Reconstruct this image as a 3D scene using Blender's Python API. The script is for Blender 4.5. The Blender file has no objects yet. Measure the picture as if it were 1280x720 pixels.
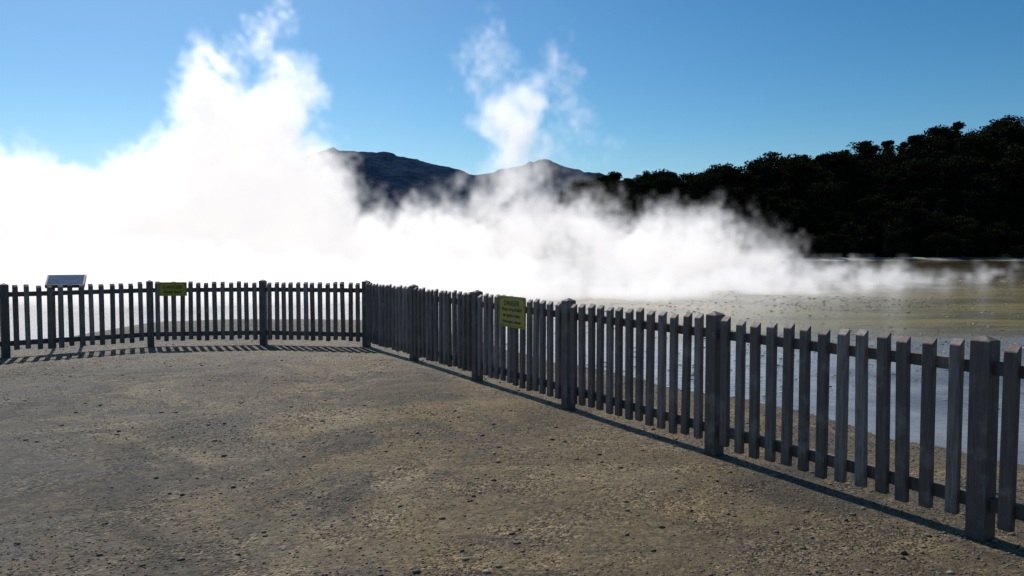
import bpy, math, random
import numpy as np
from mathutils import Vector, Matrix, noise as mn
random.seed(7); rng=np.random.default_rng(7)
scene=bpy.context.scene
col=scene.collection

SUN_AZ=math.radians(-27)   # clockwise from +Y
SUN_EL=math.radians(47)

# ---------------------------------------------------------------- helpers
def new_mat(name):
    m=bpy.data.materials.new(name); m.use_nodes=True
    nt=m.node_tree; nt.nodes.clear()
    out=nt.nodes.new('ShaderNodeOutputMaterial')
    return m,nt,out
class NB:
    def __init__(s,nt): s.nt=nt
    def n(s,t,**kw):
        nd=s.nt.nodes.new(t)
        for k,v in kw.items(): setattr(nd,k,v)
        return nd
    def link(s,a,b): s.nt.links.new(a,b)
    def setin(s,inp,v):
        if isinstance(v,bpy.types.NodeSocket): s.nt.links.new(v,inp)
        else: inp.default_value=v
    def math(s,op,a,b=0.0,c=0.0,clamp=False):
        nd=s.n('ShaderNodeMath',operation=op); nd.use_clamp=clamp
        s.setin(nd.inputs[0],a); s.setin(nd.inputs[1],b)
        if op in('MULTIPLY_ADD',): s.setin(nd.inputs[2],c)
        return nd.outputs[0]
    def ramp(s,fac,a,b,lo=0.0,hi=1.0,smooth=True):
        nd=s.n('ShaderNodeMapRange'); nd.interpolation_type='SMOOTHSTEP' if smooth else 'LINEAR'
        s.setin(nd.inputs['Value'],fac)
        nd.inputs['From Min'].default_value=a; nd.inputs['From Max'].default_value=b
        nd.inputs['To Min'].default_value=lo; nd.inputs['To Max'].default_value=hi
        return nd.outputs[0]
    def mix(s,fac,a,b,mode='MIX'):
        nd=s.n('ShaderNodeMix',data_type='RGBA',blend_type=mode)
        s.setin(nd.inputs[0],fac)
        for i,v in ((6,a),(7,b)):
            if isinstance(v,bpy.types.NodeSocket): s.nt.links.new(v,nd.inputs[i])
            else: nd.inputs[i].default_value=(v[0],v[1],v[2],1)
        return nd.outputs[2]
    def noise(s,vec,scale,detail=4,rough=.55,dist=0.0):
        nd=s.n('ShaderNodeTexNoise')
        if vec is not None: s.nt.links.new(vec,nd.inputs['Vector'])
        nd.inputs['Scale'].default_value=scale; nd.inputs['Detail'].default_value=detail
        nd.inputs['Roughness'].default_value=rough; nd.inputs['Distortion'].default_value=dist
        return nd.outputs[0]
    def scale(s,vec,v):
        nd=s.n('ShaderNodeVectorMath',operation='MULTIPLY'); s.nt.links.new(vec,nd.inputs[0]); nd.inputs[1].default_value=v
        return nd.outputs[0]
def mesh_obj(name,verts,faces,mat=None,smooth=False,parent=None):
    me=bpy.data.meshes.new(name); me.from_pydata([tuple(v) for v in verts],[],[tuple(f) for f in faces]); me.update()
    ob=bpy.data.objects.new(name,me); col.objects.link(ob)
    if mat: me.materials.append(mat)
    if smooth: me.shade_smooth()
    if parent: ob.parent=parent
    return ob
def fast_mesh(name,verts,faces):
    verts=np.asarray(verts,dtype=np.float32); faces=np.asarray(faces,dtype=np.int32)
    k=faces.shape[1]; me=bpy.data.meshes.new(name)
    me.vertices.add(len(verts)); me.vertices.foreach_set('co',verts.ravel())
    me.loops.add(faces.size); me.loops.foreach_set('vertex_index',faces.ravel())
    me.polygons.add(len(faces)); me.polygons.foreach_set('loop_start',np.arange(0,faces.size,k,dtype=np.int32))
    me.update(calc_edges=True); me.validate()
    return me
def sstep(x,a,b):
    t=np.clip((x-a)/(b-a),0,1); return t*t*(3-2*t)

# ---------------------------------------------------------------- fence line
POSTS=[(-12.0,6.6),(-10.75,8.35),(-9.4,10.0),(-7.9,11.8),(-6.30,13.2),(-4.43,13.5),(-2.52,13.12),(-1.47,11.36),(-.44,9.6),(.585,7.83),(1.62,6.03),(2.655,4.246),(3.69,2.45),(4.72,.65),(5.75,-1.15)]
PA=np.array(POSTS)
EXT=np.vstack([[-40,-30],PA,[24,-34]])
def fence_sd(x,y):
    """signed distance: positive on the lake side"""
    best=np.full(x.shape,1e9); sg=np.zeros(x.shape)
    for i in range(len(EXT)-1):
        a=EXT[i]; b=EXT[i+1]; d=b-a; L2=(d**2).sum()
        t=np.clip(((x-a[0])*d[0]+(y-a[1])*d[1])/L2,0,1)
        px=a[0]+t*d[0]; py=a[1]+t*d[1]
        dist=np.hypot(x-px,y-py)
        cr=d[0]*(y-a[1])-d[1]*(x-a[0])
        m=dist<best-1e-9
        best=np.where(m,dist,best); sg=np.where(m,np.sign(cr),sg)
    return best*sg

def wnoise(x,y,s,seed=0):
    return (np.sin(x*s*1.0+seed)+np.sin(y*s*1.3+seed*2.1)+np.sin((x+y)*s*.71+seed*.7)+np.sin((x*.6-y)*s*1.7+seed*1.9))/4

RX=[-400,-120,-20,15,25,34,44,60,75,87,100,112,125,138,155,170,260,600]
RH=[3,3,5,8,11,14,16.5,16,16,19,20,22,24,27,30,32,38,34]
def height(x,y):
    s=fence_sd(x,y)
    z=.012*wnoise(x,y,1.1,2)+.02*wnoise(x,y,.4,5)
    edge=1.9+.6*wnoise(x,y,1.1,1)+.3*wnoise(x,y,3.7,3)+.9*sstep(y,5,11)*sstep(x,0,3)
    z=z-sstep(s,.9,edge+2.6)*.5
    shelf=np.exp(-(((x+5.2)/4.6)**2+((y-17.0)/4.6)**2)**2)
    terr=.02*np.sin(y*7.5+.6*np.sin(x*.8))
    z=np.where(s>0.2,z+shelf*sstep(s,.2,2.5)*(.42+terr),z)
    # sinter islets out in the lake
    z=z+.42*np.exp(-(((x-1.5)/5.0)**2+((y-62)/1.6)**2))*np.where(y>30,1,0)
    shore=196+7*wnoise(x,y*0,.04,3)+.10*np.maximum(0,-x)
    land=np.maximum(sstep(y-shore,-3,4),0)
    side=np.maximum(sstep(x,230,250),sstep(-x,230,250))
    land=np.maximum(land,np.where(s>0,side,0))
    ridge=np.interp(x,RX,RH)
    rise=sstep(y-shore,3,52)*ridge*(1+.05*wnoise(x,y,.09,2))
    z=z+land*.95+np.where(s>0,rise,0)
    return z

def sinhspace(lo,hi,n,k,c=0.0):
    a=np.arcsinh((lo-c)/k); b=np.arcsinh((hi-c)/k)
    return c+k*np.sinh(np.linspace(a,b,n))
xs=sinhspace(-3500,3500,460,6,0); ys=sinhspace(-400,5000,460,9,10)
X,Y=np.meshgrid(xs,ys); Z=height(X,Y)
nx,ny=len(xs),len(ys)
V=np.stack([X.ravel(),Y.ravel(),Z.ravel()],1)
i=np.arange(ny-1)[:,None]*nx+np.arange(nx-1)[None,:]
F=np.stack([i,i+1,i+1+nx,i+nx],-1).reshape(-1,4)
me=fast_mesh('ground',V,F); me.shade_smooth()
ground=bpy.data.objects.new('ground',me); col.objects.link(ground)

# ground material
m,nt,out=new_mat('gravel_earth'); b=NB(nt)
geo=b.n('ShaderNodeNewGeometry'); P=geo.outputs['Position']
sep=b.n('ShaderNodeSeparateXYZ'); b.link(P,sep.inputs[0])
big=b.noise(P,.28,4,.6,.8); mid=b.noise(P,1.3,6,.65,.4); fine=b.noise(P,26,5,.75); fine2=b.noise(P,85,3,.8)
c=b.mix(b.ramp(big,.35,.62),(.118,.094,.062),(.195,.142,.070))
# grey compacted gravel to the left and towards the car park, brown clay in the middle
gx=b.math('ADD',b.math('MULTIPLY',sep.outputs[0],.26),b.math('MULTIPLY',mid,1.9))
gx=b.math('ADD',gx,b.math('MULTIPLY',b.math('SUBTRACT',sep.outputs[1],5.0),.06))
c=b.mix(b.ramp(gx,-.2,.8,.85,0),c,(.112,.104,.092))
patch=b.noise(P,.42,7,.74,1.2)
c=b.mix(b.ramp(patch,.47,.64,0,.75),c,(.27,.215,.130))       # pale dusty clay
dark=b.noise(P,.62,8,.76,.9)
c=b.mix(b.ramp(dark,.47,.62,0,.85),c,(.062,.052,.038))        # damp patches
nearf=b.math('MULTIPLY',b.ramp(b.math('ADD',sep.outputs[1],b.math('MULTIPLY',mid,3)),10.5,14),.6)
c=b.mix(nearf,c,(.24,.215,.170))
c=b.mix(b.ramp(b.noise(P,4.5,6,.75,.5),.46,.70,0,.5),c,(.072,.060,.043))
vor=b.n('ShaderNodeTexVoronoi'); b.link(P,vor.inputs['Vector']); vor.inputs['Scale'].default_value=60
vs=b.n('ShaderNodeSeparateColor'); b.link(vor.outputs['Color'],vs.inputs[0])
rockm=b.ramp(b.noise(P,1.8,5,.65),.42,.6)     # where gravel is exposed
grain=b.math('MULTIPLY',b.ramp(fine,.28,.72,.55,1.45),b.ramp(fine2,.3,.7,.65,1.35))
vg=b.ramp(vs.outputs[0],0,1,.35,1.8); vg=b.math('ADD',1.0,b.math('MULTIPLY',b.math('SUBTRACT',vg,1.0),rockm))
grain=b.math('MULTIPLY',grain,vg)
gv=b.n('ShaderNodeCombineXYZ')
for k in range(3): b.link(grain,gv.inputs[k])
c=b.mix(1.0,c,gv.outputs[0],'MULTIPLY')
lakem=b.ramp(sep.outputs[2],-.05,-.2)
c=b.mix(lakem,c,b.mix(mid,(.15,.120,.075),(.075,.06,.042)))
far=b.ramp(sep.outputs[1],120,185)
c=b.mix(far,c,b.mix(big,(.010,.013,.007),(.016,.018,.008)))
strip=b.math('MULTIPLY',far,b.ramp(sep.outputs[2],.75,.55))
strip=b.math('MULTIPLY',strip,b.ramp(b.noise(b.scale(P,(.03,.03,0)),1,3),.42,.55,.15,1))
c=b.mix(strip,c,(.45,.43,.35))
bs=b.n('ShaderNodeBsdfPrincipled'); b.link(c,bs.inputs['Base Color'])
bs.inputs['Roughness'].default_value=.75; b.link(b.ramp(sep.outputs[1],60,120,.25,0),bs.inputs['Specular IOR Level'])
hh=b.math('ADD',b.math('MULTIPLY',fine,.024),b.math('MULTIPLY',b.math('MULTIPLY',vor.outputs['Distance'],rockm),-.014))
hh=b.math('ADD',hh,b.math('MULTIPLY',mid,.06)); hh=b.math('ADD',hh,b.math('MULTIPLY',fine2,.007)); hh=b.math('ADD',hh,b.math('MULTIPLY',b.noise(P,6,4,.6),.035))
bp=b.n('ShaderNodeBump'); bp.inputs['Strength'].default_value=.95; bp.inputs['Distance'].default_value=1.0
b.link(hh,bp.inputs['Height']); b.link(bp.outputs[0],bs.inputs['Normal']); b.link(bs.outputs[0],out.inputs[0])
ground.data.materials.append(m)

# ---------------------------------------------------------------- loose gravel
ico_v=[];t=(1+5**.5)/2
for a in((-1,t,0),(1,t,0),(-1,-t,0),(1,-t,0),(0,-1,t),(0,1,t),(0,-1,-t),(0,1,-t),(t,0,-1),(t,0,1),(-t,0,-1),(-t,0,1)): ico_v.append(a)
ico_v=np.array(ico_v)/np.linalg.norm(ico_v[0])
ico_f=np.array([(0,11,5),(0,5,1),(0,1,7),(0,7,10),(0,10,11),(1,5,9),(5,11,4),(11,10,2),(10,7,6),(7,1,8),(3,9,4),(3,4,2),(3,2,6),(3,6,8),(3,8,9),(4,9,5),(2,4,11),(6,2,10),(8,6,7),(9,8,1)])
def stones(name,pts,sizes,flat,mat):
    n=len(pts)
    base=ico_v[None]*(1+rng.uniform(-.25,.25,(n,12,1)))
    sc=np.stack([sizes*rng.uniform(.7,1.3,n),sizes*rng.uniform(.7,1.3,n),sizes*flat*rng.uniform(.6,1.2,n)],1)
    v=base*sc[:,None,:]
    a=rng.uniform(0,6.28,n); ca,sa=np.cos(a)[:,None],np.sin(a)[:,None]
    x=v[...,0]*ca-v[...,1]*sa; y=v[...,0]*sa+v[...,1]*ca
    v=np.stack([x,y,v[...,2]],-1)+pts[:,None,:]
    f=(ico_f[None]+(np.arange(n)*12)[:,None,None]).reshape(-1,3)
    me=fast_mesh(name,v.reshape(-1,3),f)
    at=me.color_attributes.new('tint','FLOAT_COLOR','POINT')
    tv=np.repeat(rng.uniform(0,1,n),12); arr=np.stack([tv,tv,tv,np.ones_like(tv)],1).astype(np.float32)
    at.data.foreach_set('color',arr.ravel())
    me.materials.append(mat); ob=bpy.data.objects.new(name,me); col.objects.link(ob); return ob
def stone_mat(name,c1,c2,c3,rough=.8):
    m,nt,out=new_mat(name); b=NB(nt)
    at=b.n('ShaderNodeVertexColor',layer_name='tint')
    sp=b.n('ShaderNodeSeparateColor'); b.link(at.outputs[0],sp.inputs[0])
    c=b.mix(b.ramp(sp.outputs[0],0,.7),c1,c2); c=b.mix(b.ramp(sp.outputs[0],.85,1),c,c3)
    geo=b.n('ShaderNodeNewGeometry'); n=b.noise(geo.outputs['Position'],120,3)
    c=b.mix(b.ramp(n,.3,.7,0,.4),c,(.1,.09,.08))
    bs=b.n('ShaderNodeBsdfPrincipled'); b.link(c,bs.inputs['Base Color']); bs.inputs['Roughness'].default_value=rough
    b.link(bs.outputs[0],out.inputs[0]); return m
N=90000
py=rng.uniform(0,1,N)**1.5*13+1.2; px=rng.uniform(-1,1,N)*(py*.75+1)
dens=wnoise(px,py,1.3,4)+.6*wnoise(px,py,3.1,9)+rng.uniform(-.6,.9,N)+.9*np.exp(-np.abs(fence_sd(px,py))/.5)
k=(dens>.15)&(fence_sd(px,py)<3.2); px=px[k];py=py[k]
sz=rng.uniform(.003,.009,len(px))+ (rng.uniform(0,1,len(px))>.975)*rng.uniform(.004,.016,len(px))
pz=height(px,py)+sz*.15
stones('loose_gravel',np.stack([px,py,pz],1),sz,.6,stone_mat('pebble',(.055,.047,.036),(.17,.142,.10),(.40,.36,.29)))
N=5200; WL=-.2
py=rng.uniform(0,1,N)**1.1*50+5; px=rng.uniform(-.15,.85,N)*py
k=(fence_sd(px,py)>1.0)&(wnoise(px,py,.35,4)+rng.uniform(-.5,.5,N)>-.05); px=px[k];py=py[k]
sz=rng.uniform(.012,.04,len(px))*(1+py/40)
stones('lake_stones',np.stack([px,py,np.maximum(height(px,py),WL)],1),sz,.25,stone_mat('sinter_stone',(.05,.04,.025),(.34,.29,.15),(.7,.66,.52)))

# ---------------------------------------------------------------- lake
m,nt,out=new_mat('lake_water_surface'); b=NB(nt)
geo=b.n('ShaderNodeNewGeometry'); P=geo.outputs['Position']
sep=b.n('ShaderNodeSeparateXYZ'); b.link(P,sep.inputs[0])
warp=b.noise(b.scale(P,(.06,.14,1)),1.0,5,.6,.5)
yy=b.math('ADD',sep.outputs[1],b.math('MULTIPLY',b.math('SUBTRACT',warp,.5),16))
pale=b.mix(b.ramp(b.noise(P,.6,5,.6,.5),.35,.65),(.15,.150,.16),(.30,.30,.31))
olive=b.mix(b.ramp(b.noise(b.scale(P,(.14,.45,1)),1,7,.68,.5),.38,.60),(.125,.092,.020),(.28,.212,.055))
olive=b.mix(b.ramp(b.noise(b.scale(P,(.5,1.4,1)),1,6,.75,.5),.55,.68,0,.5),olive,(.36,.31,.15))
brown=b.mix(b.ramp(b.noise(b.scale(P,(.02,.08,1)),1,5,.6),.4,.6),(.050,.038,.015),(.115,.085,.034))  # far water: dark reflection of the trees painted into the base colour
c=b.mix(b.ramp(yy,13.5,18.5),pale,olive)
fm=b.ramp(yy,28,70)
c=b.mix(fm,c,brown)
midm=b.math('MULTIPLY',b.ramp(yy,12,17),b.ramp(yy,150,50))
rightm=b.ramp(sep.outputs[0],-3,5)
c=b.mix(rightm,(.22,.23,.24),c)
midm=b.math('MULTIPLY',midm,rightm)
bs=b.n('ShaderNodeBsdfPrincipled'); b.link(c,bs.inputs['Base Color'])
b.link(b.ramp(midm,0,1,.40,.15),bs.inputs['Specular IOR Level']); bs.inputs['IOR'].default_value=1.33
b.link(b.ramp(midm,0,1,.10,.16),bs.inputs['Roughness'])
bp=b.n('ShaderNodeBump'); bp.inputs['Strength'].default_value=.5; bp.inputs['Distance'].default_value=.03
b.link(b.noise(b.scale(P,(1,2.6,1)),3.5,4,.6),bp.inputs['Height']); b.link(bp.outputs[0],bs.inputs['Normal'])
b.link(bs.outputs[0],out.inputs[0])
mesh_obj('lake_water',[(-260,-60,WL),(260,-60,WL),(260,330,WL),(-260,330,WL)],[(0,1,2,3)],m)

# ---------------------------------------------------------------- fence
V=[];F=[];T=[]
def addbox(c,d,n,wd,wn,z0,z1,tint,top=None,z1b=None):
    i0=len(V)
    zb=z1 if z1b is None else z1b
    for (sd,sn) in((-1,-1),(1,-1),(1,1),(-1,1)):
        V.append((c[0]+d[0]*wd*sd+n[0]*wn*sn,c[1]+d[1]*wd*sd+n[1]*wn*sn,z0))
    for (sd,sn) in((-1,-1),(1,-1),(1,1),(-1,1)):
        zz=z1 if sn<0 else zb
        V.append((c[0]+d[0]*wd*sd+n[0]*wn*sn,c[1]+d[1]*wd*sd+n[1]*wn*sn,zz))
    F.append((i0+3,i0+2,i0+1,i0))
    for k in range(4): F.append((i0+k,i0+(k+1)%4,i0+4+(k+1)%4,i0+4+k))
    if top is None: F.append((i0+4,i0+5,i0+6,i0+7)); cnt=8
    else:
        V.append((c[0],c[1],top)); cnt=9
        for k in range(4): F.append((i0+4+k,i0+4+(k+1)%4,i0+8))
    T.extend([tint]*cnt)
for i,p in enumerate(POSTS):
    a=Vector(POSTS[max(0,i-1)]); c=Vector(POSTS[min(len(POSTS)-1,i+1)])
    d=(c-a).normalized(); nrm=Vector((d.y,-d.x))
    q=Vector(p)
    addbox(q,d,nrm,.055,.055,-.15,1.115,random.uniform(.0,.4),top=1.145)
for i in range(len(POSTS)-1):
    a=Vector(POSTS[i]); c=Vector(POSTS[i+1]); d=(c-a); L=d.length; d.normalize(); nrm=Vector((d.y,-d.x))
    mid=(a+c)/2
    for z0,z1 in((.155,.235),(.925,1.0)):
        addbox(mid-nrm*.012,d,nrm,L/2-.051,.021,z0,z1,random.uniform(.0,.3))
    n=13; pit=L/(n+1)
    for k in range(n):
        j=random.uniform(-.008,.008); q=a+d*(pit*(k+1)+j)+nrm*(.033+random.uniform(-.003,.003))
        dz=random.uniform(-.014,.014); wj=random.uniform(-.002,.002)
        i0=len(V)
        addbox(q,d,nrm,.035+wj,.022,.085+dz,1.105+dz,random.uniform(0,1)**1.2,z1b=1.068+dz)
        ln=random.gauss(0,.006); ln2=random.gauss(0,.004)
        for vi in range(i0+4,i0+8):
            x,y,z=V[vi]; V[vi]=(x+d.x*ln+nrm.x*ln2,y+d.y*ln+nrm.y*ln2,z)
fence=mesh_obj('picket_fence',V,F)
at=fence.data.color_attributes.new('tint','FLOAT_COLOR','POINT')
at.data.foreach_set('color',np.array([(t,t,t,1) for t in T],dtype=np.float32).ravel())
bv=fence.modifiers.new('bevel','BEVEL'); bv.width=.004; bv.segments=1; bv.limit_method='ANGLE'
m,nt,out=new_mat('weathered_timber'); b=NB(nt)
geo=b.n('ShaderNodeNewGeometry'); P=geo.outputs['Position']
at=b.n('ShaderNodeVertexColor',layer_name='tint'); sp=b.n('ShaderNodeSeparateColor'); b.link(at.outputs[0],sp.inputs[0])
grain=b.noise(b.scale(P,(60,60,3.5)),1,5,.65,.4); blot=b.noise(P,6,4,.6)
c=b.mix(sp.outputs[0],(.155,.120,.108),(.34,.285,.265))
c=b.mix(b.ramp(grain,.35,.65,0,.68),c,(.082,.063,.057)); c=b.mix(b.ramp(blot,.5,.75,0,.5),c,(.36,.32,.30))
sz_=b.n('ShaderNodeSeparateXYZ'); b.link(P,sz_.inputs[0])
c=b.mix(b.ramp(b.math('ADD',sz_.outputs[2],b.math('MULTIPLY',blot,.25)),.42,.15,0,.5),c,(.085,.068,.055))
bs=b.n('ShaderNodeBsdfPrincipled'); b.link(c,bs.inputs['Base Color']); bs.inputs['Roughness'].default_value=.65
bs.inputs['Specular IOR Level'].default_value=.35
bp=b.n('ShaderNodeBump'); bp.inputs['Strength'].default_value=.5; bp.inputs['Distance'].default_value=.004
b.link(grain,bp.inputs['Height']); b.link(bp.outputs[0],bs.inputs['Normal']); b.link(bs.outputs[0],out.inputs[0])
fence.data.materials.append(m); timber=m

# ---------------------------------------------------------------- signs
def flat_mat(name,c1,c2,rough=.5,sc=9,spec=.5):
    m,nt,out=new_mat(name); b=NB(nt); tc=b.n('ShaderNodeTexCoord')
    c=b.mix(b.ramp(b.noise(tc.outputs['Object'],sc,5,.6),.35,.7),c1,c2)
    bs=b.n('ShaderNodeBsdfPrincipled'); b.link(c,bs.inputs['Base Color']); bs.inputs['Roughness'].default_value=rough; bs.inputs['Specular IOR Level'].default_value=spec
    b.link(bs.outputs[0],out.inputs[0]); return m
yel=flat_mat('sign_yellow',(.48,.40,.025),(.38,.31,.03),.5); blk=flat_mat('sign_black',(.02,.02,.02),(.03,.03,.028),.5)
met=flat_mat('panel_metal',(.02,.04,.075),(.03,.05,.09),.6,9,.3)
def sbox(name,sx,sy,sz,loc,mat,parent,bev=.003):
    v=[(x*sx/2,y*sy/2,z*sz/2) for z in(-1,1) for (x,y) in((-1,-1),(1,-1),(1,1),(-1,1))]
    f=[(3,2,1,0),(4,5,6,7)]+[(k,(k+1)%4,4+(k+1)%4,4+k) for k in range(4)]
    o=mesh_obj(name,v,f,mat,parent=parent); o.location=loc
    bm=o.modifiers.new('b','BEVEL'); bm.width=bev; bm.segments=2
    return o
def text(s,size,loc,parent,mat,name):
    cu=bpy.data.curves.new(name,'FONT'); cu.body=s; cu.size=size; cu.align_x='CENTER'; cu.align_y='CENTER'; cu.extrude=.0008; cu.offset=.0016
    cu.materials.append(mat); o=bpy.data.objects.new(name,cu); col.objects.link(o); o.parent=parent
    o.location=loc; o.rotation_euler=(math.pi/2,0,0); return o
def warning_sign(p,dirv,w,h,z,lines):
    e=bpy.data.objects.new('warning_sign',None); col.objects.link(e)
    e.location=(p[0],p[1],z); e.rotation_euler=(0,0,math.atan2(dirv[1],dirv[0]))
    sbox('board',w,.008,h,(0,0,0),yel,e)
    sbox('border_top',w-.03,.002,.006,(0,-.0052,h/2-.018),blk,e,.0005); sbox('border_bottom',w-.03,.002,.006,(0,-.0052,-h/2+.018),blk,e,.0005)
    for sx in(-1,1):
        sbox('border_side',.006,.002,h-.046,(sx*(w/2-.018),-.0052,0),blk,e,.0005)
        sbox('bolt',.014,.008,.014,(sx*(w/2-.04),-.007,h/2-.035),met,e,.004)
    nL=len(lines)
    for k,(s,sz) in enumerate(lines):
        text(s,sz,(0,-.0055,h/2-.05-(h-.08)*(k+.5)/nL),e,blk,'lettering')
d=Vector((1.04,-1.78)).normalized(); nrm=Vector((d.y,-d.x))
q=Vector((-.44,9.6))+d*.98+nrm*.066
warning_sign(q,d,.60,.36,.93,[('DANGER',.085),('Please keep behind',.058),('the barrier fence',.058),('Hot water, steam',.058)])
a=Vector(POSTS[4]);c2=Vector(POSTS[5]); d=(c2-a).normalized(); nrm=Vector((d.y,-d.x))
q=a+d*.40+nrm*.070
warning_sign(q,d,.46,.24,.985,[('DANGER',.08),('Keep back',.07)])
e=bpy.data.objects.new('information_panel',None); col.objects.link(e)
e.location=(-7.60,12.95,0); e.rotation_euler=(0,0,math.radians(24))
for sx in(-1,1): sbox('leg',.05,.05,1.25,(sx*.2,.04,.40),timber,e)
panelm=flat_mat('panel_print',(.02,.075,.18),(.05,.12,.24),.8,5,.08)
TL=math.radians(24)
bd=sbox('board',.58,.40,.06,(0,-.02,1.13),met,e); bd.rotation_euler=(TL,0,0)
pr=sbox('printed_face',.53,.35,.004,(0,-.02-math.sin(TL)*.032,1.13+math.cos(TL)*.032),panelm,e,.001); pr.rotation_euler=(TL,0,0)
sbox('bracket',.46,.05,.05,(0,.04,1.05),timber,e)

# ---------------------------------------------------------------- hills
HP=[(-2600,60),(-1900,110),(-1300,75),(-900,100),(-760,82),(-620,90),(-480,110),(-400,118),(-345,135),(-300,156),(-278,167),(-215,163),(-150,152),(-100,138),(-62,126),(-20,134),(20,144),(45,145),(80,134),(125,122),(150,126),(185,111),(260,98),(400,90),(700,100),(1200,120),(1900,80),(2800,60)]
hx=np.linspace(-2600,2800,700); hyv=np.linspace(0,1,60)
HX,HT=np.meshgrid(hx,hyv)
rid=np.interp(HX,[p[0] for p in HP],[p[1] for p in HP])
nz=np.zeros_like(HX)
for r in range(HX.shape[0]):
    for c_ in range(HX.shape[1]):
        nz[r,c_]=mn.fractal(Vector((HX[r,c_]*.009,HT[r,c_]*5,3.3)),1.0,2.0,6)
prof=np.where(HT<.6,np.sin(np.clip(HT/.6,0,1)*math.pi/2)**1.1,np.cos((HT-.6)/.4*math.pi/2))
HYY=900+HT*550+nz*20
HZ=rid*prof*(1+.16*nz*np.where(abs(HT-.6)<.1,.14,1))+1.4*rng.normal(0,.5,HX.shape)-2
Vh=np.stack([HX.ravel()*1.0,HYY.ravel(),HZ.ravel()],1)
nxh=len(hx); i=np.arange(len(hyv)-1)[:,None]*nxh+np.arange(nxh-1)[None,:]
me=fast_mesh('hills',Vh,np.stack([i,i+1,i+1+nxh,i+nxh],-1).reshape(-1,4))
m,nt,out=new_mat('distant_bush'); b=NB(nt); geo=b.n('ShaderNodeNewGeometry')
n1=b.noise(geo.outputs['Position'],.03,6,.7); c=b.mix(b.ramp(n1,.4,.6),(.018,.038,.080),(.030,.056,.100))  # bluish distance haze is mixed into the bush colour
bs=b.n('ShaderNodeBsdfPrincipled'); b.link(c,bs.inputs['Base Color']); bs.inputs['Roughness'].default_value=1; bs.inputs['Specular IOR Level'].default_value=0
bp=b.n('ShaderNodeBump'); bp.inputs['Distance'].default_value=12; bp.inputs['Strength'].default_value=.6; b.link(b.noise(geo.outputs['Position'],.06,5,.7),bp.inputs['Height']); b.link(bp.outputs[0],bs.inputs['Normal'])
b.link(bs.outputs[0],out.inputs[0]); me.materials.append(m)
hills=bpy.data.objects.new('hills',me); col.objects.link(hills)

# ---------------------------------------------------------------- forest
m,nt,out=new_mat('foliage'); b=NB(nt)
at=b.n('ShaderNodeVertexColor',layer_name='tint'); sp=b.n('ShaderNodeSeparateColor'); b.link(at.outputs[0],sp.inputs[0])
oi=b.n('ShaderNodeObjectInfo')
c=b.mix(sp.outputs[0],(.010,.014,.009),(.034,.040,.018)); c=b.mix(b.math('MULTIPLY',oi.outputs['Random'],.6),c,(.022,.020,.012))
df=b.n('ShaderNodeBsdfDiffuse'); b.link(c,df.inputs[0]); tr=b.n('ShaderNodeBsdfTranslucent'); b.link(c,tr.inputs[0])
mx=b.n('ShaderNodeMixShader'); mx.inputs[0].default_value=.1; b.link(df.outputs[0],mx.inputs[1]); b.link(tr.outputs[0],mx.inputs[2]); b.link(mx.outputs[0],out.inputs[0])
fol=m
bark=flat_mat('bark',(.03,.025,.02),(.05,.04,.03),.9,2)
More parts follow.
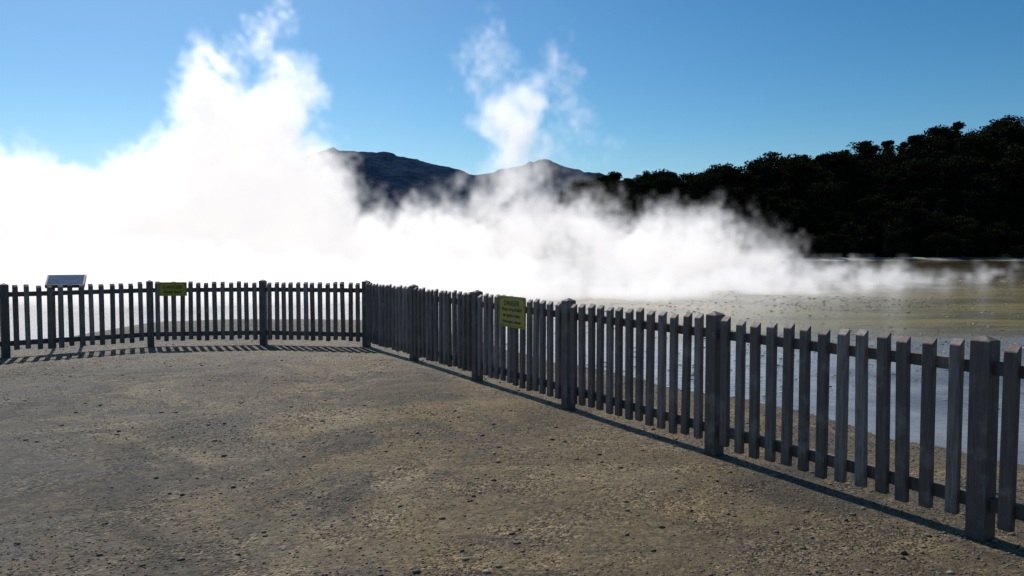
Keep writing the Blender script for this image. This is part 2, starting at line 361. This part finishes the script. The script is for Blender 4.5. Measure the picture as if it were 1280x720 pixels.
def tree_mesh(seed,H,spread,kind):
    r=np.random.default_rng(seed); V=[];F=[];T=[]
    def limb(p0,p1,r0,r1,n=6):
        p0=Vector(p0);p1=Vector(p1);ax=(p1-p0).normalized(); u=ax.orthogonal().normalized(); w=ax.cross(u); i0=len(V)
        for (p,rr) in((p0,r0),(p1,r1)):
            for k in range(n):
                a=6.283*k/n; V.append(tuple(p+u*math.cos(a)*rr+w*math.sin(a)*rr)); T.append(0)
        for k in range(n): F.append((i0+k,i0+(k+1)%n,i0+n+(k+1)%n,i0+n+k))
    bend=r.normal(0,.5,2)
    pts=[(0,0,-1.5),(bend[0]*.4,bend[1]*.4,H*.35),(bend[0],bend[1],H*.65),(bend[0]*1.2,bend[1]*1.2,H*.88)]
    rad=[.42,.3,.18,.06]
    for k in range(3): limb(pts[k],pts[k+1],rad[k],rad[k+1])
    cl=[]
    nc=38
    for k in range(nc):
        if kind==0:
            a=r.uniform(0,6.283); u=r.uniform(0,1)**.6; zz=r.uniform(.22,1.0)
            rr=spread*u*math.sqrt(max(.12,1-((zz-.58)/.5)**2)); cs=r.uniform(.9,2.0)
        else:
            a=r.uniform(0,6.283); zz=r.uniform(.15,1.0); rr=spread*.85*(1.15-zz)*r.uniform(.3,1.1); cs=r.uniform(.9,1.6)*(1.3-zz*.6)
        cp=(bend[0]+rr*math.cos(a),bend[1]+rr*math.sin(a),H*zz-cs*.6); cl.append((cp,cs))
        if k%2==0: limb((bend[0]*.7,bend[1]*.7,H*max(.15,zz-.25)),cp,.11,.03,4)
    nb=len(F)
    for (cp,cs) in cl:
        n=int(105*cs); d=r.normal(0,1,(n,3)); d/=np.linalg.norm(d,axis=1)[:,None]
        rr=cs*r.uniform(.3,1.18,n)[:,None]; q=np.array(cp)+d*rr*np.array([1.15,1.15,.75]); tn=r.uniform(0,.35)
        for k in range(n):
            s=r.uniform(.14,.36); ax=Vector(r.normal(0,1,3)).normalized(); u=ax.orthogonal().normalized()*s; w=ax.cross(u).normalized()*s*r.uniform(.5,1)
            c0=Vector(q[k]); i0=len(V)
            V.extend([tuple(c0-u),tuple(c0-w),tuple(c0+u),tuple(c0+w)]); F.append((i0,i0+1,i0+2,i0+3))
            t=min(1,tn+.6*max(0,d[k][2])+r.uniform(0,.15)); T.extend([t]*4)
    me=fast_mesh('tree_shape',V,F); at=me.color_attributes.new('tint','FLOAT_COLOR','POINT')
    at.data.foreach_set('color',np.array([(t,t,t,1) for t in T],dtype=np.float32).ravel())
    me.materials.append(fol); me.materials.append(bark)
    mi=np.zeros(len(F),dtype=np.int32); mi[:nb]=1; me.polygons.foreach_set('material_index',mi)
    return me
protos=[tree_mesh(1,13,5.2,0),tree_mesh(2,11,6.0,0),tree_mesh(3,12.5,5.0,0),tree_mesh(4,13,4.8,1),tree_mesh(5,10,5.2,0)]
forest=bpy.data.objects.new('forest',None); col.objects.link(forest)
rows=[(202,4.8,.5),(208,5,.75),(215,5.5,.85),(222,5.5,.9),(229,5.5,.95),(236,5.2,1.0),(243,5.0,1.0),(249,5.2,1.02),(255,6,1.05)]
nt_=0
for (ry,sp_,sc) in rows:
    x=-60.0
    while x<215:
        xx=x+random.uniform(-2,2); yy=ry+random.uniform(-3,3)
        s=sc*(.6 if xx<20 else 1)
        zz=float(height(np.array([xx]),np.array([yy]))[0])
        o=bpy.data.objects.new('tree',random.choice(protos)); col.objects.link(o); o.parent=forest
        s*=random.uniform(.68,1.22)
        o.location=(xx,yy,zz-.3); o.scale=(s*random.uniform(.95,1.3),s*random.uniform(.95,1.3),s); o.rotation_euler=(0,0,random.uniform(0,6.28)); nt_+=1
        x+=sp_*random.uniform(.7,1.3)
print('trees',nt_)

# ---------------------------------------------------------------- steam (real volume grid)
PUFF=[ # x,y,z, rx,ry,rz, weight
(-33,44,3.2,8,8,7.0,1.0),(-27,44,2.2,7,8,4.8,1.0),(-22,45,2.4,7,8,5.0,1.0),(-18,45,4.2,6,7,6,1.0),(-14.2,45,3.8,5,7,5.6,1.0),
(-15.6,45,8.2,3.8,4,3.6,.95),(-17.6,45,11.2,2.8,2.8,2.9,.78),(-14,45,10.6,3.1,3,2.9,.78),(-14.0,45,14.2,2.2,2,2.2,.46),(-12.3,45,12.0,1.8,1.6,1.0,.55),
(-11.4,45,6.2,2.8,4,3.2,.76),(-9.2,45,1.8,5,5,3.8,.85),(-6.0,45,1.4,5,5,4.2,.72),(-3.0,45,1.8,5,4.5,4.6,.70),(.2,45,2.4,4.4,4,5.0,.80),
(.4,45,7.0,2.6,2.6,3.4,.90),(-.1,45,9.8,2.6,2.4,3.2,.80),(-1.8,45,12.6,2.1,1.8,3.0,.70),(2.8,45,12.2,1.8,1.8,3.2,.50),(3.6,45,8.4,2.2,2.2,3.0,.50),
(3.8,45,2.0,4.8,4.5,4.2,.70),(7.6,45,1.4,4.5,4.5,3.5,.72),(10.4,45,1.5,4,4,3.4,.74),(12.9,45,1.4,3.4,4,3.2,.70),(15.6,45,.7,4,4,1.9,.55),(20,46,.2,7,5,1.0,.36),(26,47,.0,7,5,.8,.28),
(-24,30,0,14,8,2.3,1.0),(-11,29,0,9,7,1.9,.9),(-2,31,-.1,7,6,1.8,.88),(5,32,-.2,6,5,1.5,.82),(11,35,-.2,6,5,1.1,.7),(18,40,-.25,7,6,.8,.42),(-34,34,2,8,9,4.6,1.0)]
ng=bpy.data.node_groups.new('steam_field','GeometryNodeTree')
ng.interface.new_socket('Geometry',in_out='OUTPUT',socket_type='NodeSocketGeometry')
b=NB(ng)
go=b.n('NodeGroupOutput'); vc=b.n('GeometryNodeVolumeCube'); sm=b.n('GeometryNodeSetMaterial')
BMIN=(-42,21,-.35); BMAX=(33,55,17.5); vox=.28
vc.inputs['Min'].default_value=BMIN; vc.inputs['Max'].default_value=BMAX
for k,nm in enumerate(('Resolution X','Resolution Y','Resolution Z')): vc.inputs[nm].default_value=int((BMAX[k]-BMIN[k])/vox)
pos=b.n('GeometryNodeInputPosition').outputs[0]
sp3=b.n('ShaderNodeSeparateXYZ'); b.link(pos,sp3.inputs[0])
def vm(op,a,bv):
    nd=b.n('ShaderNodeVectorMath',operation=op)
    b.setin(nd.inputs[0],a); b.setin(nd.inputs[1],bv); return nd
n1=b.n('ShaderNodeTexNoise'); b.link(pos,n1.inputs['Vector']); n1.inputs['Scale'].default_value=.30; n1.inputs['Detail'].default_value=4; n1.inputs['Roughness'].default_value=.6
w=vm('SUBTRACT',n1.outputs['Color'],(.5,.5,.5)).outputs[0]; w=vm('MULTIPLY',w,(6.5,6.5,5.5)).outputs[0]
wp=vm('ADD',pos,w).outputs[0]
acc=None
for (x,y,z,rx,ry,rz,wt) in PUFF:
    dlt=vm('SUBTRACT',wp,(x,y,z)).outputs[0]; dv=vm('DIVIDE',dlt,(rx,ry,rz)).outputs[0]
    q=vm('DOT_PRODUCT',dv,dv).outputs['Value']
    f=b.math('MULTIPLY',b.math('SUBTRACT',1.0,q,clamp=True),wt)
    acc=f if acc is None else b.math('ADD',b.math('MULTIPLY',b.math('MINIMUM',acc,f),.3),b.math('MAXIMUM',acc,f))
fb=b.noise(vm('MULTIPLY',wp,(1,1,.8)).outputs[0],.55,8,.70,.9)
dd=b.math('ADD',b.math('MULTIPLY',acc,1.05),b.math('MULTIPLY',b.math('SUBTRACT',fb,.5),4.1))
mask=b.ramp(acc,0,.20)
dd=b.ramp(dd,.30,1.25,smooth=False); dd=b.math('POWER',dd,1.35)
dd=b.math('MULTIPLY',dd,mask)
kx=b.ramp(sp3.outputs[0],-8,-15,.74,1.5)
kz=b.ramp(sp3.outputs[2],6,.3,1.0,2.0)
dd=b.math('MULTIPLY',b.math('MULTIPLY',dd,kx),kz)
b.link(dd,vc.inputs['Density'])
b.link(vc.outputs[0],sm.inputs[0]); b.link(sm.outputs[0],go.inputs[0])
m,nt,out=new_mat('steam_vapour'); bb=NB(nt)
at=bb.n('ShaderNodeAttribute',attribute_name='density')
K=1.0
sc_=bb.n('ShaderNodeVolumeScatter'); sc_.inputs['Color'].default_value=(.99,.99,.99,1); sc_.inputs['Anisotropy'].default_value=.55
bb.link(bb.math('MULTIPLY',at.outputs['Fac'],K),sc_.inputs['Density'])
em=bb.n('ShaderNodeEmission'); em.inputs[0].default_value=(1,.97,.97,1); bb.link(bb.math('MULTIPLY',at.outputs['Fac'],K*.50),em.inputs[1])  # added glow, stands in for light scattered many times inside the steam
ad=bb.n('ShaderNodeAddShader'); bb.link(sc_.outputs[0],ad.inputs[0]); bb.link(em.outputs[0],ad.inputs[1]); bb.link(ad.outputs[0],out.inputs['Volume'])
m.cycles.volume_step_rate=2.5
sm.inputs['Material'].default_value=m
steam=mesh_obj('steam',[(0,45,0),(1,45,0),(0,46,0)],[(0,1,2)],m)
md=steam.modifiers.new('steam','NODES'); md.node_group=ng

# ---------------------------------------------------------------- light, sky, camera
w=bpy.data.worlds.new('sky'); scene.world=w; w.use_nodes=True; nt=w.node_tree
bg=nt.nodes['Background']; sk=nt.nodes.new('ShaderNodeTexSky'); sk.sky_type='NISHITA'; sk.sun_disc=False
sk.sun_elevation=SUN_EL; sk.sun_rotation=SUN_AZ; sk.air_density=1.0; sk.dust_density=1.0; sk.ozone_density=3.0; sk.altitude=400
hs=nt.nodes.new('ShaderNodeHueSaturation'); hs.inputs['Saturation'].default_value=1.25; hs.inputs['Hue'].default_value=.483
v1=nt.nodes.new('ShaderNodeVectorMath'); v1.operation='MULTIPLY'; v1.inputs[1].default_value=(.17,.17,.17)
gm=nt.nodes.new('ShaderNodeGamma'); gm.inputs[1].default_value=1.42
v2=nt.nodes.new('ShaderNodeVectorMath'); v2.operation='MULTIPLY'; v2.inputs[1].default_value=(6.1,6.1,6.1)
nt.links.new(sk.outputs[0],hs.inputs['Color']); nt.links.new(hs.outputs[0],v1.inputs[0]); nt.links.new(v1.outputs[0],gm.inputs[0]); nt.links.new(gm.outputs[0],v2.inputs[0]); nt.links.new(v2.outputs[0],bg.inputs[0]); bg.inputs[1].default_value=.082
sd=bpy.data.lights.new('sun','SUN'); sd.energy=3.6; sd.angle=math.radians(.5); sd.color=(1,.95,.87)
so=bpy.data.objects.new('sun',sd); col.objects.link(so)
sdir=Vector((math.sin(SUN_AZ)*math.cos(SUN_EL),math.cos(SUN_AZ)*math.cos(SUN_EL),math.sin(SUN_EL)))
so.rotation_euler=sdir.to_track_quat('Z','Y').to_euler(); so.location=(0,0,30)
cd=bpy.data.cameras.new('camera'); cd.lens=950/1280*36; cd.sensor_width=36; cd.clip_end=12000; cd.clip_start=.05
co=bpy.data.objects.new('camera',cd); col.objects.link(co); co.location=(0,0,1.6)
co.rotation_euler=(math.radians(90)-math.atan(43/950),0,0); scene.camera=co
scene.view_settings.view_transform='Standard'; scene.view_settings.look='None'; scene.view_settings.exposure=0
